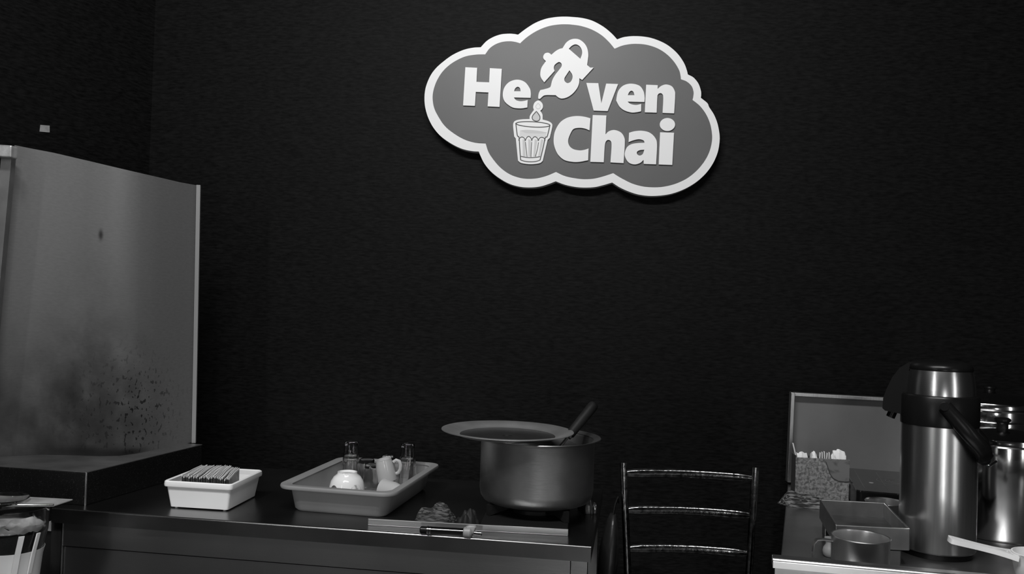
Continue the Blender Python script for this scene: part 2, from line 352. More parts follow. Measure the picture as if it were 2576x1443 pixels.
# ------------------------------------------------------------------ centre counter
FL, FR = pz(130,1277,.88), pz(1487,1374,.88)
fx = (FR - FL).normalized(); fx.z = 0; fy = Vector((-fx.y, fx.x, 0))
CA = math.atan2(fx.y, fx.x); CL = (FR-FL).length
counter = thing('steel_counter', 'long stainless steel work counter under the sign, dark at its left end', 'counter', (FL.x, FL.y, 0), CA)
D = .60
lp = []
for yy, zz in ((.006,.845),(0,.846),(0,.8768),(.0002,.8779),(.0009,.879),(.002,.8797),(.0032,.88),(D-.0,.88),(D,.845)):
    lp.append([(0,yy,zz),(CL,yy,zz)])
b = MB(); n = len(lp); vs = [p for l in lp for p in l]; fs = [(2*i, 2*i+1, 2*i+3, 2*i+2) for i in range(n-1)] + [(2*n-2, 2*n-1, 1, 0), tuple(2*i for i in range(n)), tuple(2*i+1 for i in range(n))[::-1]]
b.add(vs, fs); b.build('countertop', M_top, counter, 0)
b = MB(); b.box(.022, CL-.045, .012, .05, .79, .8449); b.build('apron', M_front, counter, 0)
b = MB(); b.box(.026, CL-.046, .016, .05, .15, .787); b.build('front_panel', M_front, counter, 0)
b = MB(); b.box(.0218, .0236, .0105, .02, .15, .8449); b.build('panel_edge', M_steel, counter, 0)
for x in (.02, CL-.04):
    for y in (.028, D-.06): b = MB(); b.box(x-.028 if x < .1 else x-.003, x-.003 if x < .1 else x+.032, y-.014, y+.022, 0, .8449); b.build('leg', M_front if x > .1 else M_blkmatt, counter, 0)
b = MB(); b.box(-.034, -.0085, .012, .030, .822, .836); b.box(-.014, -.0085, .012, .030, .8362, .8445); b.build('bracket', M_tape, counter, 0)
# ------------------------------------------------------------------ stained splash panel, granite block and cabinet at the left
c1 = pz(219,1187,.96); c2 = pz(490,1122,.96); c0 = pz(0,1172,.96)
dr = (c2 - c1).normalized(); dl = (c0 - c1).normalized(); back = c2 + dr*.035; left = c1 + dl*.355
blk = thing('granite_block', 'low black granite block carrying the stained panel at the left', 'block', (c1.x, c1.y, .8802))
pts = [(p - c1) for p in (c1, back, back + dl*.355, left)]
b = MB(); b.prism([(p.x, p.y) for p in pts], 0, .078); b.build('block_body', M_granite, blk, 0, .002)
b = MB(); b.prism([(p.x*1.0, p.y) for p in pts], .0783, .0803); b.build('top_sheet', M_dullsteel, blk, 0)['label'] = 'thin dusty grey metal top sheet'
b = MB(); b.box(-.0025, .001, -.0025, .001, .0, .0803); b.build('corner_trim', M_steel, blk, 0)
cab = MB(); cab.prism([(-1.125, 2.19), (-1.02, 2.70), (-1.22, 2.70), (-1.34, 2.25)], 0, .879)
o = cab.build('base_cabinet', M_blkmatt, smooth=0, bevel=.004); tag(o, 'black base cabinet under the left end of the granite block', 'cabinet')
BOT = [(484,1112),(437,1121),(390,1131),(345,1140),(300,1146),(250,1147),(200,1145),(100,1143),(30,1146),(-31,1150)]
TOP = [(496,466),(452,458),(405,447),(361,437),(318,427),(271,416),(225,405),(135,384),(82,374),(37,365)]
pan = thing('splash_panel', 'tall soot-stained grey metal splash panel standing on the granite block', 'panel', (c2.x, c2.y, .9606))
B3 = [pz(x, y, .9606) for x, y in BOT]; T3 = [py(x, y, p.y) for (x, y), p in zip(TOP, B3)]
O = Vector((c2.x, c2.y, .9606)); NV = 8; vs = []; uv = []; fs = []
ln = [0]
for i in range(1, len(B3)): ln.append(ln[-1] + (B3[i]-B3[i-1]).length)
back_off = Vector((-.012, .012, 0))*.35
for side in (0, 1):
    for i in range(len(B3)):
        for k in range(NV+1):
            p = B3[i].lerp(T3[i], k/NV) - O + (back_off if side else Vector()); vs.append(p); uv.append((1 - ln[i]/ln[-1], k/NV))
n1 = len(B3); m1 = NV+1; h = n1*m1
for i in range(n1-1):
    for k in range(NV):
        a = i*m1+k; fs.append((a, a+m1, a+m1+1, a+1)); fs.append((h+a+1, h+a+m1+1, h+a+m1, h+a))
for i in range(n1-1): fs += [(i*m1, h+i*m1, h+(i+1)*m1, (i+1)*m1), (i*m1+NV, (i+1)*m1+NV, h+(i+1)*m1+NV, h+i*m1+NV)]
for k in range(NV): fs += [(k, k+1, h+k+1, h+k), ((n1-1)*m1+k, h+(n1-1)*m1+k, h+(n1-1)*m1+k+1, (n1-1)*m1+k+1)]
b = MB(); b.add(vs, fs); b.uv = uv; b.build('sheet', M_sheet, pan, 60)
def bar(p0, p1, w, d, wdir):
    a = Vector(wdir).normalized(); ax = (p1-p0).normalized(); nn = ax.cross(a).normalized(); mb = MB()
    mb.loft([[q + a*sx*w/2 + nn*sy*d/2 for sx, sy in ((-1,-1),(1,-1),(1,1),(-1,1))] for q in (p0, p1)]); return mb
bar(B3[0]-O+Vector((.006,-.004,0)), T3[0]-O+Vector((.006,-.004,0)), .011, .014, (1,.2,0)).build('edge_strip', mat('bright_edge', .24, .45, .1), pan, 0)['label'] = 'bright folded edge strip'
bar(py(-48,1150,2.20)-O, py(24,372,2.20)-O, .026, .02, (1,0,0)).build('post', M_dullsteel, pan, 0)['label'] = 'dull metal corner post'
bar(py(-160,370,2.17)-O, py(37,383,2.17)-O, .03, .03, (0,0,1)).build('rail', mat('worn_bright_rail', .6, .35, .6, noise=(30,.4,one)), pan, 0, .003)['label'] = 'bright worn top rail end'
# ------------------------------------------------------------------ white bin of sachets
p = pz(421,1277,.88); p2 = pz(577,1286,.88); bc = (p + p2)/2; ba = math.radians(-7)
ex = Vector((math.cos(ba), math.sin(ba), 0)); ey = Vector((-ex.y, ex.x, 0)); bw, bd, bh = .150, .165, .066
o3 = bc + ey*bd/2
wbin = thing('sachet_bin', 'white rectangular plastic bin filled with sachets on the steel counter', 'bin', (o3.x, o3.y, .8803), ba)
b = MB(); b.loft([rr(bw-.004,bd-.004,.006,3,.003), rr(bw+.012,bd+.012,.007,3,bh-.012), rr(bw+.008,bd+.008,.006,3,bh-.012), rr(bw-.008,bd-.008,.005,3,.006)]); b.build('body', M_wplast, wbin, 40)
b = MB(); b.loft([rr(bw+.008,bd+.008,.007,3,bh-.0125), rr(bw+.022,bd+.022,.01,3,bh-.0125), rr(bw+.024,bd+.024,.011,3,bh-.008), rr(bw+.022,bd+.022,.01,3,bh-.001), rr(bw+.017,bd+.017,.009,3,bh+.001), rr(bw+.008,bd+.008,.007,3,bh-.001)], closed=True); b.build('rim', M_wplast, wbin, 40)
for sx in (-1,1):
    for sy in (-1,1): b = MB(); b.lathe([(.004,0),(.004,.004)], 8, (sx*(bw/2-.014), sy*(bd/2-.012), -.0003), cap0=True, cap1=True); b.build('foot', M_wplast, wbin)
sx0 = thing('sugar_sachet', 'thin printed paper sachet standing on edge in the white bin', 'sachet', (0,0,0), 0, 'sachets filed in the white bin')
hw, hh = .058, .060
b = MB(); vs = []; fs = []
for i in range(7):
    y = -hw + 2*hw*i/6; w = .0008*math.sin(PI*i/6) + .0003
    for (x, z) in ((-w,.0),(w,.0),(w*1.3,hh*.6),(.0004,hh),(-.0004,hh),(-w*1.3,hh*.6)): vs.append((x + .0010*math.sin(i*1.3), y, z))
for i in range(6):
    for k in range(6): fs.append((i*6+k, i*6+(k+1)%6, (i+1)*6+(k+1)%6, (i+1)*6+k))
fs += [tuple(range(6))[::-1], tuple(range(36,42))]
b.add(vs, fs); b.build('pouch', M_sface, sx0, 50)
b = MB(); b.loft([[(.0010*math.sin(i*1.3)+sx_*.0007, -hw+2*hw*i/6, hh-.0005 + zz) for sx_, zz in ((-1,0),(1,0),(1,.0045),(-1,.0045))] for i in range(7)]); b.build('crimped_edge', M_paper, sx0, 0)
NS = 25
for k in range(NS):
    q_ = sx0 if k == 0 else copy_tree(sx0); t = k/(NS-1)
    lx = -.058 + .109*t + random.uniform(-.0003,.0003)
    p = o3 + ex*lx + ey*random.uniform(-.006,.001); q_.location = (p.x, p.y, .8918 + random.uniform(0,.004))
    q_.rotation_euler = (math.radians(random.uniform(1,4)), math.radians(random.uniform(-.8,.8)), math.radians(-3 + 9*t + random.uniform(-.5,.5)))
# ------------------------------------------------------------------ grey tray with glassware
tz = .945
a = pz(697,1219,tz); a2 = pz(990,1240,tz); r1 = pz(1104,1163,tz); r0 = pz(868,1156,tz)
tc = (a + a2 + r1 + r0)/4 + Vector((-.003, .004, 0)); ta = math.radians(-11); tw, td, th = .292, .405, tz-.8803
tray = thing('grey_tray', 'deep grey plastic tray of upturned glasses and cups on the counter', 'tray', (tc.x, tc.y, .8803), ta)
b = MB(); b.loft([rr(tw-.066,td-.066,.022,5,0), rr(tw-.054,td-.054,.026,5,.006), rr(tw-.034,td-.034,.03,5,th-.006), rr(tw-.038,td-.038,.028,5,th-.006), rr(tw-.060,td-.056,.024,5,.008), rr(tw-.066,td-.066,.02,5,.004)]); b.build('body', M_gplast, tray, 40)
b = MB(); b.loft([rr(tw-.038,td-.038,.028,5,th-.006), rr(tw+.004,td+.004,.036,5,th-.008), rr(tw+.008,td+.008,.038,5,th-.003), rr(tw+.004,td+.004,.036,5,th+.001), rr(tw-.03,td-.03,.03,5,th+.001), rr(tw-.040,td-.040,.028,5,th-.002)], closed=True); b.build('rim', M_gplast, tray, 50)
TF = .8845                                             # tray floor
def at_depth(x, Y, z): p = py(x, 1100, Y); return (p.x, p.y, z)
def glass_mesh(rt, rb, h, fl=.0):
    """an upturned tumbler: rt = radius of its base (now on top), rb = radius of its mouth"""
    b = MB(); w = .0016
    b.lathe([(0,h),(rt*.9,h),(rt,h-.004,0),(rt+(rb-rt)*.25,h*.75,1),(rt+(rb-rt)*.6,h*.4,1),(rt+(rb-rt)*.7,h*.3,0),(rb,0,0),(rb-w,.0,0),(rt+(rb-rt)*.7-w,h*.3,0),(rt+(rb-rt)*.25-w,h*.75,0),(rt-w,h-.011,0),(0,h-.011)], 40, flute=(10, fl))
    return b
def glass(label, x, Y, z, rt, rb, h, grp='upturned tea glasses in the grey tray'):
    o = glass_mesh(rt, rb, h, .05).build('tea_glass', M_glass, smooth=40); o.location = at_depth(x, Y, z); return tag(o, label, 'glass', grp)
glass('upper clear tea glass of the left nested pair behind the patterned bowl', 885, 2.40, TF+.034, .0185, .0262, .088)
glass('lower clear tea glass of the left nested pair behind the patterned bowl', 885, 2.40, TF, .0185, .0262, .088)
glass('upper clear tea glass of the right nested pair beside the cup handle', 1027, 2.38, TF+.036, .0185, .0262, .088)
glass('lower clear tea glass of the right nested pair beside the cup handle', 1027, 2.38, TF, .0185, .0262, .088)
glass('single clear tea glass standing behind the white cup', 978, 2.40, TF, .018, .0255, .088)
glass('short clear glass between the patterned bowl and the white cup', 937, 2.36, TF, .018, .0235, .070)
glass('short dark glass at the back of the grey tray behind the bowl', 925, 2.42, TF, .021, .0255, .072)
bowl = thing('bowl', 'upturned white porcelain bowl with a dark flower print in the grey tray', 'bowl', at_depth(877, 2.26, TF))
b = MB(); b.lathe([(0,.064),(.021,.064),(.0225,.067),(.025,.067),(.0255,.062),(.034,.055),(.041,.044),(.045,.028),(.0475,.006),(.0482,0),(.0468,0),(.0455,.008),(.043,.028),(.038,.044),(.03,.054),(0,.057)], 48); b.build('body', M_porc, bowl, 50)
def patch(a0, a1, z0, z1):
    mb = MB(); vs = []; fs = []; n = 12; m = 5
    for s in (0, 1):
        for i in range(n+1):
            for k in range(m+1):
                aa = math.radians(a0 + (a1-a0)*i/n); e = math.sin(PI*i/n)**.5 if 0 < i < n else 0; z = z0 + (z1-z0)*(k/m)*(.35+.65*e)
                r = (.0482 - z*.1167 if z < .006 else .0475 - (z-.006)*.1136 if z < .028 else .045 - (z-.028)*.25) + (.0005 if s else -.0004); vs.append((r*math.cos(aa), r*math.sin(aa), z))
    q = (n+1)*(m+1)
    for i in range(n):
        for k in range(m): a = i*(m+1)+k; fs += [(a, a+m+1, a+m+2, a+1), (q+a, q+a+1, q+a+m+2, q+a+m+1)]
    mb.add(vs, fs); return mb
patch(-146, -108, .010, .038).build('flower_print', mat('dark_flower_print', .09, .25, noise=(60,.8,one)), bowl, 60)
patch(-72, -22, .008, .041).build('flower_print', M_flower, bowl, 60)
patch(-98, -80, .008, .030).build('flower_print', M_flower, bowl, 60)
def cup_parts(root, m):
    b = MB(); b.lathe([(0,.052),(.017,.052),(.0175,.0565),(.0205,.0565),(.0215,.05),(.0245,.036),(.026,.004),(.0262,0),(.0248,0),(.0246,.004),(.023,.036),(.019,.048),(0,.049)], 40); b.build('body', m, root, 50)
    b = MB(); b.tube([(.0245,0,.044),(.033,0,.048),(.040,0,.044),(.042,0,.034),(.039,0,.022),(.033,0,.014),(.0255,0,.012)], .0034, 10, flat=1.5); b.build('handle', m, root, 60)
    return root
cup = cup_parts(thing('tea_cup', 'upturned pale porcelain cup with its handle to the right in the grey tray', 'cup', (0,0,0)), M_porc2)
p = py(975,1208,2.33); cup.location = (p.x, p.y, p.z+.002); cup.rotation_euler = (math.radians(6), math.radians(-12), math.radians(-4))
cup2 = cup_parts(thing('tea_cup', 'pale porcelain cup lying on its side under the upturned cup', 'cup', (0,0,0)), M_porc2)
p = py(963,1222,2.25); cup2.location = (p.x, p.y, TF+.0275); cup2.rotation_euler = (math.radians(95), 0, math.radians(62))
# ------------------------------------------------------------------ stove, pot, lid, ladle
s0 = pz(925,1320,.8803); s1 = pz(1428,1347,.8803); sa = math.atan2(s1.y-s0.y, s1.x-s0.x); sl = (s1-s0).length
stove = thing('gas_stove', 'low black table-top gas stove with a steel front strip on the counter', 'stove', (s1.x, s1.y, .8803), sa)
b = MB(); b.box(-.20, 0, .0062, .33, .0, .0135); b.build('body', M_iron, stove, 0, .002)
b = MB(); b.box(-sl, .001, 0, .0055, 0, .0145); b.build('front_strip', mat('stove_strip', .55, .35, 1, noise=(3,.15,one)), stove, 0, .001)['label'] = 'bright steel front strip'
# pot
PX, PD, PZ0 = 1350, 2.15, .920
pp = py(PX, 1200, PD)
inv = Matrix.Rotation(-sa, 4, 'Z') @ Matrix.Translation((-s1.x, -s1.y, -.8803)); lc = inv @ Vector((pp.x, pp.y, .8803))
b = MB(); b.lathe([(.03,.0135),(.03,.022),(.05,.026),(.055,.026),(.058,.022),(.058,.0135)], 32, (lc.x, lc.y, 0)); b.build('burner', M_iron, stove)
for k in range(4):
    aa = k*PI/2 + .62; d = Vector((math.cos(aa), math.sin(aa), 0)); n2 = Vector((-d.y, d.x, 0))*.006; mb = MB()
    q0 = [Vector((lc.x, lc.y, 0)) + d*r for r in (.06, .135)]
    mb.loft([[q + n2*s + Vector((0,0,z)) for s, z in ((-1,zz0),(1,zz0),(1,.0392),(-1,.0392))] for q, zz0 in zip(q0, (.03,.0135))]); mb.build('pan_support', M_iron, stove, 0)
p = pz(1182, 1346, .8803); lk = inv @ Vector((p.x, p.y, .8803))
pot = thing('cooking_pot', 'large worn steel cooking pot with a flared rim on the gas stove', 'pot', (pp.x, pp.y, PZ0))
R = .139
b = MB(); b.lathe([(0,0),(R*.86,0),(R*.93,.004),(R*.98,.014),(R,.03),(R,.145),(R+.002,.150),(R-.0005,.150),(R-.003,.145),(R-.003,.03),(R*.9,.008),(0,.006)], 72); b.build('body', M_potsteel, pot, 40)
b = MB(); b.lathe([(R-.001,.149),(R+.014,.1535),(R+.0155,.1545),(R+.0145,.156),(R+.002,.153),(R-.002,.1512),(R-.001,.149)], 72); b.build('rim', M_potsteel, pot, 60)
b = MB(); b.lathe([(0,.11),(R-.004,.11)], 48); b.build('tea', mat('dark_tea', .02, .15), pot)
lp_ = py(1277, 1083, 2.13)
lid = thing('pot_lid', 'round steel plate lid slid to the left over the big pot', 'lid', (lp_.x, lp_.y, PZ0+.1618))
b = MB(); b.lathe([(.116,-.0032),(.122,-.0018),(.128,.0015),(.150,.0088),(.157,.0096),(.1605,.0086),(.1605,.0072),(.157,.0080),(.150,.0072),(.128,-.0005),(.122,-.0036),(.116,-.005)], 72); b.build('flange', mat('lid_flange_lit_steel', .6, .48, 1, noise=(10,.2,one)), lid, 60)['label'] = 'broad bright sloping flange'  # same lid steel, paler base: the reflected bright ring is put into the colour
b = MB(); b.lathe([(0,-.0042),(.09,-.0042),(.1165,-.0034),(.1165,-.0052),(0,-.0058)], 72); b.build('plate', mat('lid_steel', .34, .26, 1, noise=(10,.3,one), bump=(30,.05,one)), lid, 40)
b = MB(); b.lathe([(0,-.0030),(.008,-.0032),(.012,-.0038),(.0125,-.0043)], 20); b.build('dimple', MATS['lid_steel'], lid)
lid.rotation_euler = (0, math.radians(.2), 0)
q0 = py(1431,1096,2.16); q1 = py(1497,1014,2.20); ax = (q1-q0).normalized()
ladle = thing('ladle', 'ladle with a thick dark handle leaning out of the big pot', 'ladle', q0)
b = MB(); L_ = (q1-q0).length
b.tube([ax*(L_*t) for t in (.02,.05,.2,.5,.8,.93,.98,1.0)], [.009,.0115,.012,.0128,.0135,.0130,.010,.004], 16); b.build('handle', M_wood, ladle, 60)
b = MB(); b.tube([ax*.004, -ax*.03, -ax*.055], [.004,.004,.004], 10); b.build('shaft', M_mirror, ladle)
b = MB(); b.tube([ax*-.004, ax*.006], [.0085,.0085], 14); b.build('ferrule', M_mirror, ladle)
# gas lighter
p0 = pz(1057,1341,.8803); p1 = pz(1213,1350,.8803); la = math.atan2(p1.y-p0.y, p1.x-p0.x); LL = (p1-p0).length; rl = .0088
lt = thing('gas_lighter', 'chrome banded gas lighter lying along the front of the stove', 'lighter', (p0.x, p0.y-.004, .8805+rl), la)
b = MB(); b.tube([(0,0,0),(.002,0,0),(.018,0,0)], [.006,rl*.95,rl*.95], 16); b.build('end_cap', M_blk, lt)
b = MB(); b.tube([(.018,0,0),(LL*.72,0,0)], rl*.98, 18); b.build('barrel', mat('dark_chrome', .16, .16, 1), lt)
for x in (.016, .0215): b = MB(); b.tube([(x,0,0),(x+.0032,0,0)], rl*1.05, 18); b.build('chrome_band', M_mirror, lt)
b = MB(); b.tube([(LL*.70,0,0),(LL*.715,0,0),(LL*.81,0,0),(LL*.84,0,0)], [rl*1.1,rl*1.35,rl*1.45,rl*1.05], 18); b.build('collar', M_gplast, lt, 40)
b = MB(); b.loft([rr(.02,.012,.004,3,0,(LL*.80,0)), rr(.024,.014,.004,3,.013,(LL*.82,.002)), rr(.016,.010,.004,3,.016,(LL*.83,.002))]); b.build('trigger', M_gplast, lt, 40)
b = MB(); b.tube([(LL*.83,0,0),(LL*.95,0,-.001),(LL*.985,0,-.001),(LL,0,-.001)], [.0045,.0058,.0055,.002], 14); b.build('nozzle', M_mirror, lt)
# crumpled cloths and foil
def crumple(name, m, c, w, d, h, rz, seed, label, cat, nx=30, ny=22):
    from mathutils import noise as NZ
    vs = []; fs = []; off = Vector((seed*3.7, seed*1.3, 0))
    for j in range(ny+1):
        for i in range(nx+1):
            u = i/nx*2-1; v = j/ny*2-1
            uu = u*math.sqrt(1 - v*v*.38); vv = v*math.sqrt(1 - u*u*.38); r_e = max(abs(u), abs(v)); edge = 1 - r_e**3.4
            an = math.atan2(v, u); wob = 1 + .16*NZ.noise(Vector((math.cos(an)*2, math.sin(an)*2, seed)))
            x = uu*w/2*wob; y = vv*d/2*wob
            q_ = Vector((u*1.6, v*1.2, 0)) + off
            f_ = .72 + .42*NZ.noise(q_) + .20*NZ.noise(q_*1.9) - .16*abs(NZ.noise(Vector((q_.x*1.2, q_.y*2.6, 3))))
            vs.append((x, y, max(.0022, h*edge*max(.12, f_) + .0022)))
    N_ = (nx+1)*(ny+1); vs += [(x, y, 0) for x, y, z in vs[:N_]]
    for j in range(ny):
        for i in range(nx):
            a = j*(nx+1)+i; f = (a, a+1, a+nx+2, a+nx+1); fs += [f, tuple(N_+q for q in f[::-1])]
    ring = [i for i in range(nx+1)] + [j*(nx+1)+nx for j in range(1,ny+1)] + [ny*(nx+1)+i for i in range(nx-1,-1,-1)] + [j*(nx+1) for j in range(ny-1,0,-1)]
    for k in range(len(ring)): a = ring[k]; b_ = ring[(k+1) % len(ring)]; fs.append((a, N_+a, N_+b_, b_))
    mb = MB(); mb.add(vs, fs); o = mb.build(name, m, smooth=70); o.location = c; o.rotation_euler = (0,0,rz); return tag(o, label, cat)
zs = .8805
p = pz(1098,1322,zs); crumple('kitchen_cloth', M_cloth, (p.x-.004, p.y+.03, zs), .100, .065, .050, sa-.1, 3, 'folded checked dark kitchen cloth on the stove left of the pot', 'cloth')
p = pz(1180,1330,zs); crumple('dark_rag', M_blkmatt, (p.x-.004, p.y+.03, zs), .050, .05, .042, .5, 9, 'small black rag bunched beside the checked cloth', 'rag')
p = pz(1478,1300,.8803); crumple('foil_scrap', mat('dark_foil', .2, .3, .9, bump=(45,1,one)), (p.x+.006, p.y+.07, .8803), .042, .08, .05, .2, 5, 'crumpled dark foil scrap right of the pot on the counter', 'foil')
# ------------------------------------------------------------------ chair
CY_ = 2.10
tl, tr = py(1568,1162,CY_), py(1900,1174,CY_-.012); bl, br = py(1579,1443,CY_), py(1884,1443,CY_-.012)
chair = thing('ladder_chair', 'worn black ladder-back chair in the gap between counters', 'chair', ((tl.x+tr.x)/2, CY_, 0))
CO = Vector(((tl.x+tr.x)/2, CY_, 0))
for a, b_ in ((tl, bl), (tr, br)):
    d = (b_ - a); k = (a.z - .45)/(a.z - b_.z); s = a + d*k
    # back post: splayed above the seat, straight below
    mb = MB(); mb.tube([a - CO + Vector((0,0,.001)), a - CO, a.lerp(s,.25)-CO, a.lerp(s,.6)-CO, s - CO, Vector((s.x, s.y+.01, .2)) - CO, Vector((s.x, s.y-.02, 0)) - CO], [.004,.0085,.0088,.009,.0095,.0095,.009], 14); mb.build('back_post', M_lacq, chair, 60)
for (x0, y0, x1, y1, hgt) in ((1586,1189,1882,1201,.021),(1586,1282,1876,1294,.021),(1592,1379,1868,1390,.021)):
    a = py(x0,y0,CY_+.002); b_ = py(x1,y1,CY_-.010); loops = []
    aa = a + (a-b_).normalized()*.016; bb = b_ + (b_-a).normalized()*.016
    for k in range(17):
        t = k/16; c = aa.lerp(bb, t) - CO; bow = math.sin(PI*t); c.y += .009*bow; c.z += .003*bow - .001; hh_ = hgt/2*(.55 + .45*min(1, bow*4)); w = .0055
        loops.append([c + Vector((0, w*math.cos(q), hh_*math.sin(q)*(1 if abs(math.sin(q)) > .5 else 1))) for q in [2*PI*i/12 for i in range(12)]])
    mb = MB(); mb.loft(loops); mb.build('back_slat', M_lacq, chair, 60)
sx = (bl.x+br.x)/2 - CO.x
b = MB(); b.loft([rr(.27,.34,.03,4,.43,(sx,.19)), rr(.28,.35,.03,4,.445,(sx,.19)), rr(.27,.34,.03,4,.455,(sx,.19))]); b.build('seat', M_lacq, chair, 40)
for s in (-1,1): b = MB(); b.tube([(sx+s*.115,.33,.43),(sx+s*.12,.345,0)], .01, 12); b.build('front_leg', M_lacq, chair)
# black bag hanging at the chair's left post
q = py(1527,1372,2.085); bag = thing('hanging_bag', 'limp black bag hanging between the counter end and the chair', 'bag', (q.x, q.y, q.z))
b = MB(); loops = []
for k in range(12):
    t = k/11; z = .075 - .24*t; r = .001 + .020*math.sin(PI*min(1, .04+t*.96))**.6
    cx_ = .012*(1-t)**2; loops.append([(cx_ + r*math.cos(2*PI*i/16)*(1+.12*math.sin(3*i)), r*2.2*math.sin(2*PI*i/16), z) for i in range(16)])
b.loft(loops); b.build('pouch', mat('black_bag', .015, .35, bump=(25,.8,one)), bag, 70)
b = MB(); b.tube([(.012,0,.07),(.017,.0,.10),(.022,.004,.115),(.026,.012,.10)], .0025, 8); b.build('strap', M_blk, bag)
# ------------------------------------------------------------------ right-hand work table
RZ = .88
A0 = pz(1945,1403,.943); A1 = pz(2320,1437,.943); rd = (A1-A0).normalized(); ra = math.atan2(rd.y, rd.x)
E0 = pz(1965,1395,RZ); E1 = pz(1978,1255,RZ); ed = (E1-E0).normalized()
rt = thing('work_table', 'stainless steel work table with a raised bright front edge at the right', 'table', (A0.x, A0.y, 0), ra)
rinv = Matrix.Rotation(-ra, 4, 'Z') @ Matrix.Translation((-A0.x, -A0.y, 0))
def rl_(p): v = rinv @ Vector(p); return (v.x, v.y)
f0 = E0 - ed*((E0.y-(A0.y+.05))/ed.y); k0 = E0 + ed*((2.655-E0.y)/ed.y)
poly = [rl_(f0), (1.05, .03), rl_((1.95, 2.58, 0)), rl_(k0)]
b = MB(); b.prism(poly, RZ-.035, RZ); b.build('tabletop', mat('table_top_steel', .26, .3, .9, noise=(6,.25,one), bump=(20,.04,one)), rt, 0, .002)
lp = [(.03,.925),(.03,.938),(.026,.943),(.007,.943)] + [(.007 - .007*math.sin(a), .936 + .007*math.cos(a)) for a in [math.radians(x) for x in range(11, 91, 11)]] + [(0,.935),(0,.925)]
b = MB(); n = len(lp); b.add([(x, y, z) for y, z in lp for x in (0, 1.05)], [(2*i, 2*i+1, 2*i+3, 2*i+2) for i in range(n-1)] + [(2*n-2, 2*n-1, 1, 0), tuple(2*i for i in range(n)), tuple(2*i+1 for i in range(n))[::-1]]); b.build('front_rail', M_mug, rt, 0)['label'] = 'bright rolled steel front rail'
b = MB(); b.box(.004, 1.046, .004, .026, .12, .9248); b.build('front_panel', M_front, rt, 0)
for (x, y) in ((.06,.06),(1.0,.06)) + (rl_((1.0,2.55,0)), rl_((1.8,2.5,0))): b = MB(); b.box(x-.02, x+.02, y-.02, y+.02, 0, RZ-.036); b.build('leg', M_steel, rt, 0)
TZ = RZ + .0004
# upright steel tray leaning by the wall
g = py(1981,1212,2.62); g2 = py(1987,994,2.64); ga = math.radians(-4)
up = thing('propped_tray', 'shallow steel baking tray propped upright behind the induction hob', 'tray', (g.x, g.y, TZ), ga)
up.rotation_euler = (math.radians(0), math.radians(1.0), ga); up.location.z += .0088; H_ = .268; W_ = .36
b = MB(); b.box(.008, W_-.008, .024, .026, .004, H_-.008); b.build('pan', mat('dull_tray_steel', .17, .45, .25, noise=(5,.15,one), bump=(30,.05,one)), up, 0)
for nm, bx in (('side_rim', (0,.011,0,.026,0,H_)), ('side_rim', (W_-.011,W_,0,.026,0,H_)), ('top_rim', (.011,W_-.011,0,.026,H_-.011,H_)), ('bottom_rim', (.011,W_-.011,0,.026,0,.008))):
    b = MB(); b.box(*bx); b.build(nm, M_steel, up, 0, .0015)
# induction hob
hq = py(2143, 1236, 2.235); hob = thing('induction_hob', 'black glass induction hob with ring markings behind the airpot', 'hob', (hq.x+.012, hq.y, TZ), math.radians(-16))
HBW, HBD = .195, .33
b = MB(); cc = (HBW/2, HBD/2)
b.loft([rr(HBW-.012,HBD-.012,.012,3,.004,cc), rr(HBW,HBD,.014,3,.012,cc), rr(HBW,HBD,.014,3,.0655,cc)]); b.build('casing', M_blk, hob, 40)
b = MB(); b.loft([rr(HBW,HBD,.012,3,.0657,cc), rr(HBW,HBD,.012,3,.0697,cc)]); b.build('glass_top', M_cooktop, hob, 40)
for r in (.058, .036, .026):
    b = MB(); b.lathe([(r-.0008,.0698),(r-.0008,.0701),(r+.0008,.0701),(r+.0008,.0698)], 64, (.125, .165, 0)); b.build('ring_mark', M_line, hob)
for x in (.022, .078): b = MB(); b.box(x, x+.0012, .03, .29, .0698, .0701); b.build('line_mark', M_line, hob, 0)
b = MB(); b.lathe([(0,.0702),(.006,.0702),(.006,.0698)], 16, (.048, .12, 0)); b.build('touch_mark', mat('pale_mark', .3, .4), hob)
for x in (.03, .165):
    for y in (.04, .28): b = MB(); b.lathe([(.012,0),(.012,.005)], 10, (x, y, -.0002), cap0=True, cap1=True); b.build('foot', M_blk, hob)
# card holder with paper sticks
h0 = py(2000,1238,2.415); h1 = py(2135,1249,2.40); ha = math.atan2(h1.y-h0.y, h1.x-h0.x); HW = (h1-h0).length; HH = .118; HD = .055
pk = thing('card_holder', 'patterned cardboard holder of white napkins beside the induction hob', 'holder', (h0.x, h0.y, TZ), ha)
b = MB(); t_ = .002
b.box(0, HW, 0, t_, 0, HH); b.build('front_card', M_pattern, pk, 0)['label'] = 'front card with a swirling paisley print'
cp = [(HW*.50,HH*.985),(HW*.56,HH*.93),(HW*.60,HH*.80),(HW*.64,HH*.66),(HW*.70,HH*.56),(HW*.80,HH*.50),(HW*.92,HH*.49),(HW,HH*.50),(HW,HH*.985)]
link('print_panel', flat2d([[Vector(c) for c in cp]], -.0002, -.001), band_mat('plain_card_panel', .03, .13, 28, one, .6, (.3, .5)), pk, 0)['label'] = 'darker curved corner panel with small flowers'
stroke([Vector(c) for c in cp[1:8]], .0022, -.0002, -.0016).build('print_border', M_ink, pk, 0)
b = MB(); b.box(0, t_, t_, HD, 0, HH+.004); b.build('side_card', mat('dark_card', .06, .6), pk, 0)
b = MB(); b.box(HW-t_, HW, t_, HD, 0, HH*.96); b.build('side_card', M_pattern, pk, 0)
b = MB(); b.box(t_, HW-t_, HD-t_, HD, 0, HH*.98); b.build('back_card', mat('dark_card_back', .05, .6), pk, 0)
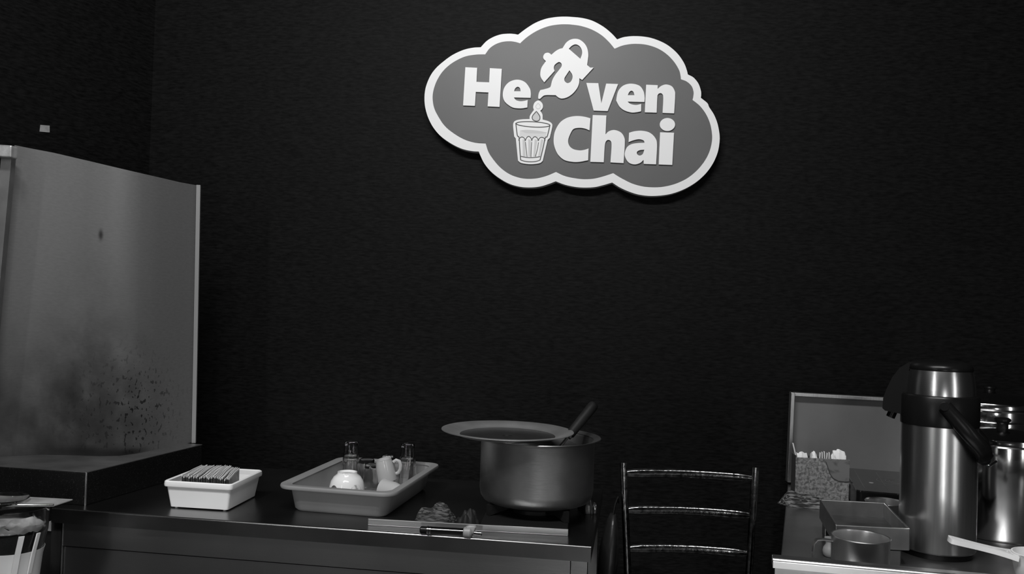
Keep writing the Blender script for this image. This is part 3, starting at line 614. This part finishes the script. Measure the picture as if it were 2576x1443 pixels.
b = MB(); b.box(t_, HW-t_, t_, HD-t_, 0, t_); b.build('base_card', mat('dark_card_base', .05, .6), pk, 0)
def inholder(x, y, z): v = Vector((x*math.cos(ha)-y*math.sin(ha), x*math.sin(ha)+y*math.cos(ha), 0)); return (h0.x+v.x, h0.y+v.y, TZ+z)
def napkin(x0, x1, top, label, seed, y=.03):
    rnd = random.Random(seed); mb = MB(); loops = []; w = x1-x0
    for k in range(9):
        t = k/8; zt = top - .010*abs(t-.5)*2*rnd.uniform(.3,1); th = .012
        loops.append([(w*(t-.5), -th, -.06), (w*(t-.5), th, -.06), (w*(t-.5), th*.8, zt-.012), (w*(t-.5), th*.4*rnd.uniform(-1,1), zt), (w*(t-.5), -th*.8, zt-.009)])
    mb.loft(loops); o = mb.build('napkin', M_paper, smooth=50); o.location = inholder((x0+x1)/2, y, HH); o.rotation_euler = (0,0,ha); return tag(o, label, 'napkin', 'white napkins in the patterned holder')
napkin(.008, .036, .013, 'crumpled white napkin at the left end of the patterned holder', 1)
napkin(.046, .062, .016, 'small white napkin second from the left in the patterned holder', 2)
napkin(.100, .112, .012, 'small folded white napkin right of the sticks in the holder', 4)
napkin(.108, .142, .022, 'largest white napkin at the right end of the patterned holder', 3, y=.042)
for k in range(5):
    x = .070 + k*.0062; mb = MB(); mb.box(-.0013, .0013, -.004, .004, -.10, .012 + .004*((k*7) % 3)/2); o = mb.build('stir_stick', M_tea2, smooth=0, bevel=.0005); o.location = inholder(x, .028, HH); o.rotation_euler = (0, math.radians(random.uniform(-4,4)), ha)
    tag(o, 'thin pale stirring stick standing between napkins in the patterned holder', 'stick', 'stirring sticks in the holder')
mb = MB(); mb.box(-.0016, .0016, -.004, .004, -.095, .034); o = mb.build('stir_stick', M_tea2, smooth=0, bevel=.0005); o.location = inholder(.0085, .060, HH-.003); o.rotation_euler = (0, math.radians(-14), ha); o.location.x += .003
tag(o, 'taller pale stick leaning left at the holder corner', 'stick')
# cloth, griddle, pan, mug
p = pz(2018,1275,TZ); crumple('dish_cloth', M_cloth2, (p.x+.012, p.y+.03, TZ), .125, .085, .034, -.25, 12, 'striped dark dish cloth bunched at the left edge of the right table', 'cloth')
gF, gR = pz(2102,1319,.96), pz(2290,1329,.96); gB = pz(2068,1255,.96); gang = math.atan2(gR.y-gF.y, gR.x-gF.x)
gr = thing('griddle_tray', 'square steel griddle tray on short feet behind the mug', 'griddle', (gF.x, gF.y, TZ), gang)
ginv = Matrix.Rotation(-gang, 4, 'Z') @ Matrix.Translation((-gF.x, -gF.y, 0))
GW = (gR-gF).length; gb = ginv @ gB; GD = gb.y; sk = gb.x*.85; Z0, Z1 = .034, .0796; t_ = .004
def gq(x0, x1, y0, y1, z0, z1): return [[(x + sk*y/GD, y, z) for x, y in ((x0,y0),(x1,y0),(x1,y1),(x0,y1))] for z in (z0, z1)]
b = MB(); b.loft(gq(t_, GW-t_, t_, GD-t_, Z0+.008, Z0+.011)); b.build('plate', mat('greasy_plate', .045, .35, .6, noise=(25,.6,one), bump=(18,.2,one)), gr, 0)['label'] = 'greasy dark cooking plate'
for nm, q in (('front_wall', (0,GW,0,t_)), ('back_wall', (0,GW,GD-t_,GD)), ('side_wall', (0,t_,t_,GD-t_)), ('side_wall', (GW-t_,GW,t_,GD-t_))):
    b = MB(); b.loft(gq(*q, Z0, Z1)); b.build(nm, M_grid, gr, 0, .0019)
b = MB(); b.lathe([(.0,0),(.010,.0),(.0145,.004),(.016,.012),(.014,.020),(.0095,.026),(.0095,.034),(.0125,.036),(.0125,.040),(0,.040)], 20, (.004, .05, 0)); b.build('foot', M_gplast, gr, 40)['label'] = 'pale plastic bulb-shaped foot'
for (x, y) in ((GW-.030, .012), (GW-.012+sk*.9, GD-.03), (.02+sk*.9, GD-.03)):
    b = MB(); b.box(x-.014, x+.014, y-.01, y+.016, 0, Z0-.0002); b.build('foot', M_mirror, gr, 0, .002)
sp = pz(2232,1264,.939); sauce = thing('small_saucepan', 'small steel saucepan with a thin handle behind the griddle tray', 'saucepan', (sp.x, sp.y+.012, TZ))
b = MB(); b.lathe([(0,0),(.038,0),(.044,.006),(.0455,.057),(.0475,.0585),(.0465,.060),(.0435,.057),(.042,.007),(0,.003)], 48); b.build('body', M_mug, sauce, 40)
b = MB(); b.tube([(-.044,-.004,.052),(-.056,-.006,.056),(-.072,-.009,.057),(-.08,-.010,.055)], .003, 10, flat=.6); b.build('handle', M_mug, sauce)
mp = py(2165,1347,1.722); mr = .0545
mug = thing('steel_mug', 'polished steel mug with a square bent handle behind the front rail', 'mug', (mp.x, mp.y, TZ), math.radians(-6)); mh = mp.z - TZ
b = MB(); b.lathe([(0,0),(mr-.004,0),(mr-.001,.004),(mr-.0005,mh-.003),(mr+.001,mh-.001),(mr,mh),(mr-.002,mh-.001),(mr-.0025,mh-.004),(mr-.003,.006),(0,.002)], 64); b.build('body', M_mug, mug, 40)
b = MB(); pts = [(-mr+.002,0,mh-.012),(-mr-.018,0,mh-.011),(-mr-.028,0,mh-.012),(-mr-.0345,0,mh-.020),(-mr-.0355,0,mh-.04),(-mr-.0335,0,.022),(-mr-.026,0,.014),(-mr+.002,0,.013)]
P_ = [Vector(q) for q in pts]; loops = []
for i, q in enumerate(P_):
    tt = (P_[min(i+1,7)] - P_[max(i-1,0)]).normalized(); nn_ = Vector((-tt.z, 0, tt.x))*.0011
    loops.append([q + nn_ + Vector((0,-.007,0)), q + nn_ + Vector((0,.007,0)), q - nn_ + Vector((0,.007,0)), q - nn_ + Vector((0,-.007,0))])
b.loft(loops); b.build('handle', M_mug, mug, 50)
# ------------------------------------------------------------------ airpot
fd = 1.93; fp = py(2360, 1200, fd); va = math.atan2(-fp.x, fp.y)      # local -y looks at the camera
air = thing('airpot', 'tall brushed steel airpot with a black spout and carrying handle', 'airpot', (fp.x, fp.y, TZ), va)
def fz(y): return py(2360, y, fd).z - TZ
k = fd/F*1.10; r_ = .0775
zc0, zc1, zd0, zd1, zt = fz(1066), fz(991), fz(988), fz(930), fz(911)
b = MB(); b.lathe([(0,.012),(r_-.003,.012),(r_,.015),(r_,zc0+.002),(0,zc0+.002)], 72); b.build('body', M_flask, air, 40)
b = MB(); b.lathe([(0,0),(r_-.006,0),(r_-.003,.0125),(0,.0125)], 48); b.build('base', M_blk, air)
b = MB(); b.lathe([(0,zc0+.001),(r_+.0015,zc0),(r_+.002,zc0+.004),(r_+.002,zc1-.004),(r_-.001,zc1),(0,zc1)], 64); b.build('collar', M_blk, air, 40)
b = MB(); b.lathe([(0,zc1+.0005),(.0705,zc1+.0005),(.0705,zd0),(.0695,zd0+.018),(.067,zd0+(zd1-zd0)*.75),(.0645,zd1),(0,zd1)], 72); b.build('dome', mat('dome_steel', .66, .24, 1), air, 40)
b = MB(); b.lathe([(.0645,zd1),(.0655,zd1+.003),(.064,zd1+.010),(.058,zd1+.017),(.045,zd1+.0195),(0,zd1+.020)], 56); b.build('push_cap', M_blk, air, 40)
def fl(x, y): p = py(x, y, fd); v = Matrix.Rotation(-va, 4, 'Z') @ (p - Vector((fp.x, fp.y, TZ))); return (v.x, v.z)
spo = [Vector(fl(*q)) for q in ((2306,908),(2285,912),(2262,926),(2243,950),(2228,980),(2219,1005),(2217,1030),(2224,1036),(2262,1042),(2275,1050),(2284,1062),(2300,1062),(2300,992),(2292,985),(2286,930))]
link('spout', flat2d([spo], .020, -.020), M_blk, air, 50, .004)
nz0 = fl(2246,1034); nz1 = fl(2237,1054); b = MB(); b.tube([(nz0[0],0,nz0[1]),(nz1[0],0,nz1[1])], .0095, 16); b.build('nozzle', M_blk, air)
h0_, h1_ = fl(2377,1012), fl(2470,1116); gx, gz = h1_
for s in (-1, 1):
    y0 = s*(r_+.006); mb = MB(); ptsA = [(h0_[0]*.9, y0, h0_[1]), (h0_[0]*.5+gx*.5, s*(r_+.008), h0_[1]*.5+gz*.5), (gx, s*.072, gz), (gx+.004, s*.055, gz-.014), (gx+.002, s*.035, gz-.022)]
    mb.tube(ptsA, [.0085,.0095,.0095,.0095,.009], 12, flat=1.7); mb.build('handle_arm', M_blk, air, 60)
b = MB(); b.tube([(gx+.003,-.04,gz-.022),(gx+.002,-.02,gz-.026),(gx+.002,.02,gz-.026),(gx+.003,.04,gz-.022)], .012, 12); b.build('handle_grip', M_blk, air, 60)
for s in (-1,1): b = MB(); b.tube([(h0_[0]*.9, s*(r_+.001), h0_[1]), (h0_[0]*.9, s*(r_+.016), h0_[1])], .009, 14); b.build('pivot', M_blk, air)
# ------------------------------------------------------------------ steel pots at the right edge
fp1 = py(2519, 1200, 2.12); r1_ = .108
def z1(y): return py(2519, y, 2.12).z - TZ
pt = thing('stock_pot', 'polished tall stockpot with a black knobbed lid at the right edge', 'pot', (fp1.x, fp1.y, TZ), -.5)
hz = py(2519, 1128, 2.015).z - TZ
b = MB(); b.lathe([(0,0),(r1_-.006,0),(r1_-.001,.006),(r1_-.001,hz),(r1_-.004,hz),(r1_-.004,.008),(0,.004)], 72); b.build('body', M_mirror, pt, 40)
b = MB(); b.lathe([(r1_-.002,hz-.001),(r1_+.004,hz-.001),(r1_+.0055,hz+.003),(r1_+.004,hz+.007),(r1_+.0045,hz+.011),(r1_+.003,hz+.016),(r1_-.006,hz+.018),(.06,hz+.028),(.03,hz+.033),(0,hz+.034)], 72); b.build('lid', M_mirror, pt, 30)
b = MB(); b.lathe([(0,hz+.033),(.013,hz+.033),(.0125,hz+.045),(.015,hz+.049),(.0185,hz+.052),(.0185,hz+.056),(.015,hz+.059),(0,hz+.0595)], 28); b.build('knob', M_blk, pt, 40)
v0 = py(2466,1158,1.995); v1 = py(2489,1172,1.972); v2 = py(2506,1160,1.99); pinv = Matrix.Rotation(.5, 4, 'Z') @ Matrix.Translation((-fp1.x, -fp1.y, -TZ))
b = MB(); b.tube([pinv @ v for v in (v0, v0.lerp(v1,.6), v1, v1.lerp(v2,.4), v2)], .0028, 8); b.build('handle', M_mirror, pt, 60)
fp2 = py(2487, 1100, 2.45); r2_ = .133
pt2 = thing('steamer_pot', 'wider banded steel steamer with a domed lid at the back right', 'pot', (fp2.x, fp2.y, TZ))
def z2(y): return py(2487, y, 2.34).z - TZ
h2 = z2(1036)
b = MB(); b.lathe([(0,0),(r2_-.008,0),(r2_-.002,.008),(r2_-.002,h2-.03),(r2_+.001,h2-.028),(r2_-.001,h2-.024),(r2_-.001,h2),(r2_-.004,h2),(r2_-.004,.01),(0,.005)], 72); b.build('body', M_mirror, pt2, 30)
b = MB(); b.lathe([(r2_-.003,h2),(r2_+.004,h2),(r2_+.005,h2+.004),(r2_+.003,h2+.008),(r2_+.0035,h2+.016),(r2_+.001,h2+.022),(r2_-.012,h2+.026),(.085,h2+.039),(.04,h2+.046),(0,h2+.047)], 72); b.build('lid', M_mirror, pt2, 28)
b = MB(); b.lathe([(0,h2+.046),(.013,h2+.046),(.014,h2+.052),(.018,h2+.056),(.016,h2+.060),(0,h2+.061)], 24); b.build('knob', M_blk, pt2, 40)
# ------------------------------------------------------------------ white ladle at the lower right
w0 = py(2389,1356,1.665); w1 = py(2546,1395,1.640); wd = (w1-w0).normalized(); wl = (w1-w0).length
wside = Vector((-wd.y, wd.x, 0)).normalized(); wup = wd.cross(wside).normalized()
if wup.z < 0: wup = -wup
wh = thing('white_ladle', 'white plastic ladle with a pierced handle at the lower right corner', 'ladle', w0)
def wp(u, v, h): return wd*u*wl + wside*v + wup*h
def outline(pl_): return [Vector(q) for q in pl_]
ho = cr([(-.02,0),(.0,.014),(.06,.016),(.22,.0145),(.45,.012),(.72,.0135),(.9,.020),(1.04,.028,1),(1.04,-.028,1),(.9,-.020),(.72,-.0135),(.45,-.012),(.22,-.0145),(.06,-.016),(.0,-.014)])
h1o = cr([(.04,.006,1),(.05,-.006,1),(.24,-.004,1),(.22,.005,1)]); h2o = cr([(.74,.0,1),(.95,.011,1),(.95,-.010,1)])
me = flat2d([[Vector((q[0], q[1])) for q in ol] for ol in (ho, h1o, h2o)], .0045, -.0045)
for v in me.vertices: q = wp(v.co.x, v.co.z, -v.co.y); v.co = q
link('handle', me, M_wplast, wh, 40, .0012)
cB = wp(1.04, 0, 0) + Vector((wd.x, wd.y, 0)).normalized()*.042; rb = .046; bz = -(w0.z + cB.z - TZ) + .0005
prof = []
for k in range(9): aa = PI/2*k/8; prof.append((rb*math.sin(aa)*(.98 if k < 8 else 1), bz + (.006 - bz)*(1 - math.cos(aa))))
inner = [(max(0, r-.002), z+.002) for r, z in prof][::-1]
b = MB(); b.lathe(prof + [(rb+.001,.0075)] + inner, 40, tuple(cB)); b.build('bowl', M_wplast, wh, 50)
# ------------------------------------------------------------------ clear tub and steel plate at the lower left
td_ = 1.90
tp_ = py(28, 1400, td_); zt0 = py(28, 1408, td_-.07).z; zt1 = py(60, 1272, td_).z
zc = zt0 - .062
crt = thing('side_cart', 'low dark side cart carrying the clear tub at the left edge', 'cart', (tp_.x, tp_.y, 0))
b = MB(); b.box(-.24,.03,-.05,.05, zc-.025, zc-.0005); b.build('top', M_blkmatt, crt, 0, .003)
for x in (-.21,.012):
    for y in (-.03,.03): b = MB(); b.box(x-.012,x+.012,y-.012,y+.012,0,zc-.0252); b.build('leg', M_steel, crt, 0)
tub = thing('clear_tub', 'clear plastic tub with dark contents and white base at the left edge', 'tub', (tp_.x, tp_.y, zc))
rt_ = .0715; ht = zt1 - zc - .002; z0_ = .052
b = MB(); b.lathe([(rt_*.84,z0_),(rt_*.90,z0_+.03),(rt_*.97,z0_+(ht-z0_)*.5),(rt_,ht),(rt_-.0018,ht),(rt_*.97-.0018,z0_+(ht-z0_)*.5),(rt_*.90-.0018,z0_+.03),(rt_*.84-.0018,z0_)], 56); b.build('wall', M_clear, tub, 40)
b = MB(); b.lathe([(0,0),(rt_*.78,0),(rt_*.85,z0_),(rt_*.905,z0_+.016),(rt_*.895,z0_+.016),(rt_*.80,z0_-.004),(0,z0_-.004)], 56); b.build('base', M_wplast, tub, 40)
for aa, wd_ in ((-50, .0055), (-22, .004)):
    d = Vector((math.cos(math.radians(aa)), math.sin(math.radians(aa)), 0)); n2 = Vector((-d.y, d.x, 0))
    mb = MB(); loops = []
    for zz, rr_, sh in ((z0_-.03,.84,-.006),(z0_+.01,.905,-.002),(z0_+.055,1.0,.004)): loops.append([d*(rt_*rr_+e_) + n2*(sh+s_) + Vector((0,0,zz)) for e_, s_ in ((.001,-wd_),(.001,wd_),(.004,wd_),(.004,-wd_))])
    mb.loft(loops); mb.build('strap', M_wplast, tub, 0)
b = MB(); b.lathe([(0,z0_-.002),(rt_*.76,z0_-.002),(rt_*.85,z0_+.03),(rt_*.90,z0_+.052),(rt_*.6,z0_+.056),(0,z0_+.054)], 40); b.build('dark_contents', mat('tea_leaves', .006, .6, bump=(60,1,one)), tub, 60)
b = MB(); loops = []
for k in range(9):
    t = k/8; rr_ = rt_*.88*(1-.35*t*t); z = z0_ + .057 + .022*t
    loops.append([(rr_*math.cos(2*PI*i/28)*(1+.05*math.sin(5*i+k)), rr_*math.sin(2*PI*i/28)*(1+.05*math.cos(4*i+2*k)), z + .005*math.sin(3*i+k)) for i in range(28)])
b.loft(loops); b.build('crumpled_film', M_film, tub, 60)['label'] = 'crumpled translucent film inside the tub'
zp = zc + ht + .0008
corner = [pz(x, y, zp) for x, y in ((183,1258),(135,1274),(-120,1273),(-120,1248),(70,1252))]
pc = sum(corner, Vector())/5; plate = thing('steel_plate', 'flat grey steel plate with a cut corner lying on the clear tub', 'plate', (pc.x, pc.y, zp))
b = MB(); b.prism([(p.x-pc.x, p.y-pc.y) for p in corner], 0, .003); b.build('sheet', mat('plate_grey', .42, .35, .2, noise=(20,.3,one)), plate, 0, .0008)
b = MB(); b.tube([(p.x-pc.x, p.y-pc.y, .0045) for p in (corner[1], corner[2])], .002, 8); b.build('folded_edge', M_mirror, plate)
rgp = pz(-5, 1259, zp+.006); ring = MB(); ring.lathe([(.0,0),(.052,0),(.062,.008),(.060,.008),(.051,.0015),(0,.0015)], 48)
o = ring.build('glass_dish', M_clear, smooth=40); o.location = (rgp.x, rgp.y, zp+.0034); tag(o, 'round shallow clear dish lying on the steel plate at the left', 'dish')
